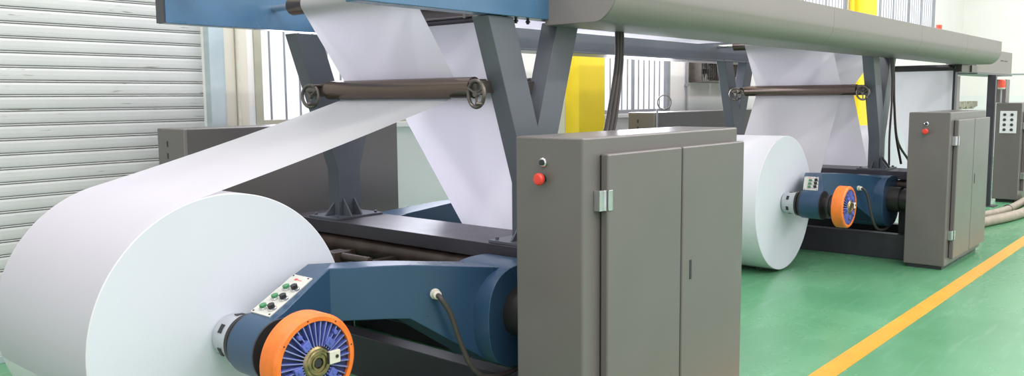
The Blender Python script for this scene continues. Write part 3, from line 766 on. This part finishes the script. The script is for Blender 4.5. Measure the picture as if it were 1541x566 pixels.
    def pbox(bm, s0, s1, ya, yb, h0, h1, sk=(0, 0)):
        vs = [bm.verts.new(onp(s, y+(sk[0] if s == s0 else sk[1]), h)) for s in (s0, s1) for y in (ya, yb) for h in (h0, h1)]
        for f in ((0,1,3,2),(4,6,7,5),(0,4,5,1),(2,3,7,6),(0,2,6,4),(1,5,7,3)): bm.faces.new([vs[i] for i in f])
        return bm
    pl = part('control_panel', pbox(nb(), 0.020, 0.330, 2.985, 3.125, -0.002, 0.004, (0, 0.105)), M['plate'], 0.001, label='cream label plate')
    for i in range(3):
        for j in range(2):
            s_ = 0.060+i*0.078+j*0.006; y_ = 3.062-j*0.055+s_*0.30
            bm = nb(); lathe(bm, onp(s_, y_, 0.004), nn, [(0, 0.020), (0.008, 0.020), (0.010, 0.016)], 20)
            kb = part('push_button', bm, M['chrome'], parent=pl, label='steel ringed button')
            bm = nb()
            if j == 0: lathe(bm, onp(s_, y_, 0.0141), nn, [(0, 0.0155), (0.010, 0.0155), (0.012, 0.011)], 16)
            else:
                lathe(bm, onp(s_, y_, 0.0141), nn, [(0, 0.0145), (0.016, 0.0155), (0.018, 0.012)], 16)
            # caps sit on the button ring
            part('button_cap', bm, M['green'] if j == 0 else M['black'], parent=pl)
    bm = nb(); pbox(bm, 0.288, 0.302, 3.155, 3.175, 0.0042, 0.0048); pbox(bm, 0.290, 0.294, 3.12, 3.15, 0.0042, 0.0048); part('red_marking', bm, M['red'], parent=pl, label='small red printed mark')
    bm = nb()
    for (s_, y_) in ((0.03, 3.115), (0.032, 3.0), (0.318, 3.105), (0.318, 3.215)): lathe(bm, onp(s_, y_, 0.004), nn, [(0, 0.004), (0.003, 0.004)], 8)
    part('plate_screws', bm, M['black'], parent=pl)
    # cable gland and cable at the shoulder
    gp = Vector((2.775, 2.898, 0.765)); gd = Vector((-0.30, -0.69, 0.0)).normalized()*1.0
    gd = Vector((-0.399, -0.917, 0))
    bm = nb(); lathe(bm, gp-gd*0.012, gd, [(0, 0.026), (0.020, 0.026), (0.021, 0.020), (0.032, 0.020), (0.033, 0.023), (0.05, 0.021), (0.055, 0.012)], 6*4)
    part('cable_gland', bm, M['cream'], 0.001, label='cream cable gland')
    a = gp+gd*0.040
    bm = nb(); tube(bm, [a, a+gd*0.035+Vector((0.005, 0, -0.012)), a+Vector((0.03, -0.055, -0.09)), a+Vector((0.075, -0.07, -0.23)), a+Vector((0.13, -0.09, -0.36)), a+Vector((0.21, -0.11, -0.43)), a+Vector((0.36, -0.13, -0.445)), a+Vector((0.55, -0.13, -0.42))], 0.0125, 12)
    part('cable', bm, M['cable'], label='grey rubber cable')
    return t

arm1 = reel_arm('blue reel arm in the foreground with orange clutch and button panel')
repeat(arm1, 'blue reel arm with orange clutch beside the second paper roll')
reel_arm('blue rear reel arm glimpsed between the near V leg and lilac web', 0, -1, -1, False)
reel_arm('blue rear reel arm behind the second V legs', PERIOD, -1, -1, False)

# ------------------------------------------------------------------ hanging cables
def cables(dx, labs, zend):
    base = [[(4.40, 2.92, 2.128), (4.375, 2.91, 1.9), (4.30, 2.90, 1.62), (4.22, 2.90, 1.35), (4.12, 2.88, zend)],
            [(4.428, 2.925, 2.128), (4.40, 2.91, 1.9), (4.33, 2.90, 1.6), (4.26, 2.90, 1.35), (4.18, 2.86, zend)],
            [(4.372, 2.925, 2.128), (4.345, 2.91, 1.9), (4.265, 2.91, 1.6), (4.18, 2.91, 1.35), (4.06, 2.90, zend)]]
    for b, l in zip(base, labs):
        single('hanging_cable', tube(nb(), [(p[0]+dx, p[1], p[2]) for p in b], 0.013, 10), M['cable'], l, 'cable', (b[0][0]+dx, b[0][1], zend), 'cables hanging from the hood')
cables(0, ['dark cable hanging from the hood above the near cabinet, middle strand of three',
           'dark cable hanging from the hood above the near cabinet, right strand of three',
           'dark cable hanging from the hood above the near cabinet, left strand of three'], 0.95)
for (a, l, r) in ((0, 'dark cable curving down beside the second V legs, leftmost of that bundle', 0.011),
                  (1, 'dark cable looping onto the second cabinet side, rightmost of that bundle', 0.013),
                  (2, 'dark cable hanging straight in the middle of the bundle at the second V legs', 0.013)):
    X = [9.62, 9.68, 9.65][a]
    end = [(9.66, 2.90, 0.93), (10.30, 2.88, 0.95), (10.02, 2.88, 0.93)][a]
    mid = [(9.67, 2.91, 1.25), (9.92, 2.90, 1.2), (9.87, 2.90, 1.25)][a]
    single('hanging_cable', tube(nb(), [(X, 2.92, 2.125), (X+0.03, 2.90, 1.9), (X+0.05+0.03*a, 2.90, 1.6), mid, end], r, 10), M['cable'], l, 'cable', (X, 2.9, 0.93), 'cables hanging from the hood')

# ------------------------------------------------------------------ far end of the line
t = Thing('cable_duct', 'light grey duct box beyond the end of the hood', 'duct', (14.6, 3.05, 2.0))
t.part('casing', box(nb(), 13.42, 15.80, 2.90, 3.30, 2.005, 2.36), M['hood'], 0.008)
t.part('bottom_lip', box(nb(), 13.42, 15.80, 2.885, 3.31, 1.985, 2.004), M['frame'], 0.003)
bm = nb()
for xx in (14.95, 15.02, 15.09, 15.22, 15.31, 15.40): box(bm, xx, xx+0.05, 2.897, 2.9005, 2.205, 2.222)
t.part('printed_marks', bm, M['black'], smooth=False)
t = Thing('support_post', 'dark square post bolted to the floor beyond the second cabinet', 'post', (14.42, 2.90, 0), None)
t.part('post', box(nb(), 14.38, 14.47, 2.84, 2.95, 0.012, 1.984), M['steel_dark'], 0.003)
t.part('base_plate', box(nb(), 14.30, 14.56, 2.76, 3.02, 0, 0.012), M['steel_dark'], 0.002)
t = Thing('beacon_lamp', 'red warning beacon beside the dark post above the keypad cabinet', 'lamp', (15.0, 2.89, 1.561))
t.part('stalk', cyl(nb(), (15.06, 2.89, 1.561), (15.06, 2.89, 1.78), 0.012, 10), M['bar'])
t.part('lens', lathe(nb(), (15.06, 2.89, 1.80), (0, 0, 1), [(0, 0.055), (0.11, 0.055), (0.125, 0.035)], 24), M['redg'], label='red lens')
t.part('base', lathe(nb(), (15.06, 2.89, 1.775), (0, 0, 1), [(0, 0.05), (0.025, 0.058)], 24), M['cream'])
single('junction_box', box(nb(), 15.35, 15.62, 2.88, 3.10, 1.561, 1.93), M['cab'], 'small grey junction box standing on the keypad cabinet', 'box', (15.5, 3.0, 1.561), bevel=0.006)

t = Thing('keypad_cabinet', 'dark grey cabinet with white eight-button keypad at the right edge', 'cabinet', (15.8, 2.77, 0))
t.part('body', box(nb(), 15.05, 16.6, 2.594, 2.95, 0.05, 1.56), M['cab'], 0.008)
t.part('plinth', box(nb(), 15.10, 16.55, 2.64, 2.90, 0, 0.05), M['black'])
d = t.part('door', box(nb(), 15.22, 16.55, 2.545, 2.592, 0.18, 1.42), M['cab'], 0.006)
for z in (1.20, 0.42): t.part('hinge', box(nb(), 15.16, 15.23, 2.535, 2.592, z-0.05, z+0.05), M['chrome'], 0.003, parent=d)
k = t.part('keypad', box(nb(), 15.038, 15.049, 2.655, 2.885, 1.09, 1.435), M['white'], 0.003, label='white keypad plate')
for i in range(4):
    for j in range(2):
        bm = nb(); lathe(bm, (15.0378, 2.72+j*0.10, 1.145+i*0.078), (-1, 0, 0), [(0, 0.022), (0.012, 0.022), (0.015, 0.015)], 14)
        t.part('key', bm, M['steel_dark'], parent=k)
# duct for cables between the second cabinet and the post
bm = nb()
for i in range(14):
    box(bm, 13.0+i*0.11, 13.09+i*0.11, 3.10, 3.22, 1.50+0.02*math.sin(i*2.1), 1.58+0.02*math.sin(i*2.1))
tube(bm, [(12.9, 3.16, 1.54), (13.8, 3.16, 1.55), (14.6, 3.16, 1.54)], 0.02, 8)
single('cable_chain', bm, M['winframe'], 'segmented cable chain running behind the top of the second cabinet', 'cable chain', (13.7, 3.16, 1.5))
single('wall_cable', tube(nb(), [(15.8, 3.0, 2.02), (18, 2.6, 2.06), (21, 1.8, 2.12), (25.9, 0.6, 2.18)], 0.018, 8), M['bar'],
       'thin dark cable stretched from the grey duct to the far wall', 'cable', (15.8, 3.0, 2.02))

# floor hoses
def hose(pts, r, lab):
    single('floor_hose', tube(nb(), pts, r, 14), M['hose'], lab, 'hose', pts[0], 'beige hoses lying on the floor')
hose([(11.3, 2.62, 0.065), (12.2, 2.42, 0.065), (12.9, 2.28, 0.065), (13.6, 2.22, 0.065), (14.6, 2.28, 0.065), (15.6, 2.32, 0.065)], 0.064, 'thick beige hose on the floor, nearest the yellow line')
hose([(11.5, 2.85, 0.06), (12.4, 2.70, 0.06), (13.2, 2.52, 0.06), (14.0, 2.46, 0.06), (15.6, 2.50, 0.06)], 0.052, 'beige hose on the floor, nearest the keypad cabinet')
single('hose_strap', ring(nb(), (13.72, 2.475, 0.06), (1, 0, 0), 0.056, 0.008, 20, 6), M['black'], 'black strap around the farther beige hose', 'strap', (13.72, 2.475, 0.0))

# ------------------------------------------------------------------ light
w = bpy.data.worlds.new('world'); bpy.context.scene.world = w; w.use_nodes = True
nt = w.node_tree; bg = nt.nodes['Background']
tc = nt.nodes.new('ShaderNodeTexCoord')
dp = nt.nodes.new('ShaderNodeVectorMath'); dp.operation = 'DOT_PRODUCT'; dp.inputs[1].default_value = (0.14, -0.20, 0.02)
nt.links.new(tc.outputs['Generated'], dp.inputs[0])
ad = nt.nodes.new('ShaderNodeMath'); ad.operation = 'ADD'; ad.inputs[1].default_value = 1.04; nt.links.new(dp.outputs['Value'], ad.inputs[0])
nt.links.new(ad.outputs[0], bg.inputs['Strength']); bg.inputs['Color'].default_value = (1.0, 0.965, 1.0, 1)

def area(name, loc, rot, sx, sy_, e_, col=(1, 1, 1)):
    l = bpy.data.lights.new(name, 'AREA'); l.shape = 'RECTANGLE'; l.size = sx; l.size_y = sy_; l.energy = e_; l.color = col
    o = bpy.data.objects.new(name, l); C.objects.link(o); o.location = loc; o.rotation_euler = rot; return o
# unseen ceiling strips over the aisle, plus an added fill row behind the machine
for yy, pw in ((-2.5, 150), (1.2, 45), (5.3, 60)):
    for xx in (0.5, 5.5, 10.5, 15.5, 20.5):
        area('ceiling_and_fill_strip', (xx, yy, 6.4), (0, 0, 0), 3.2, 0.5, pw, (1.0, 0.99, 0.97))

# daylight coming in through the wall windows
for (x0, x1, z0, z1), pw in ((W1, 150), (W2, 60), (W3, 120), (W4, 110)):
    area('window_daylight', ((x0+x1)/2, WY-0.06, (z0+z1)/2), (-PI/2, 0, 0), x1-x0-0.2, z1-z0-0.2, pw, (0.86, 0.86, 1.0))
vs = bpy.context.scene.view_settings
vs.view_transform = 'Standard'; vs.look = 'None'; vs.gamma = 1.0; vs.use_curve_mapping = False; vs.exposure = 0.42
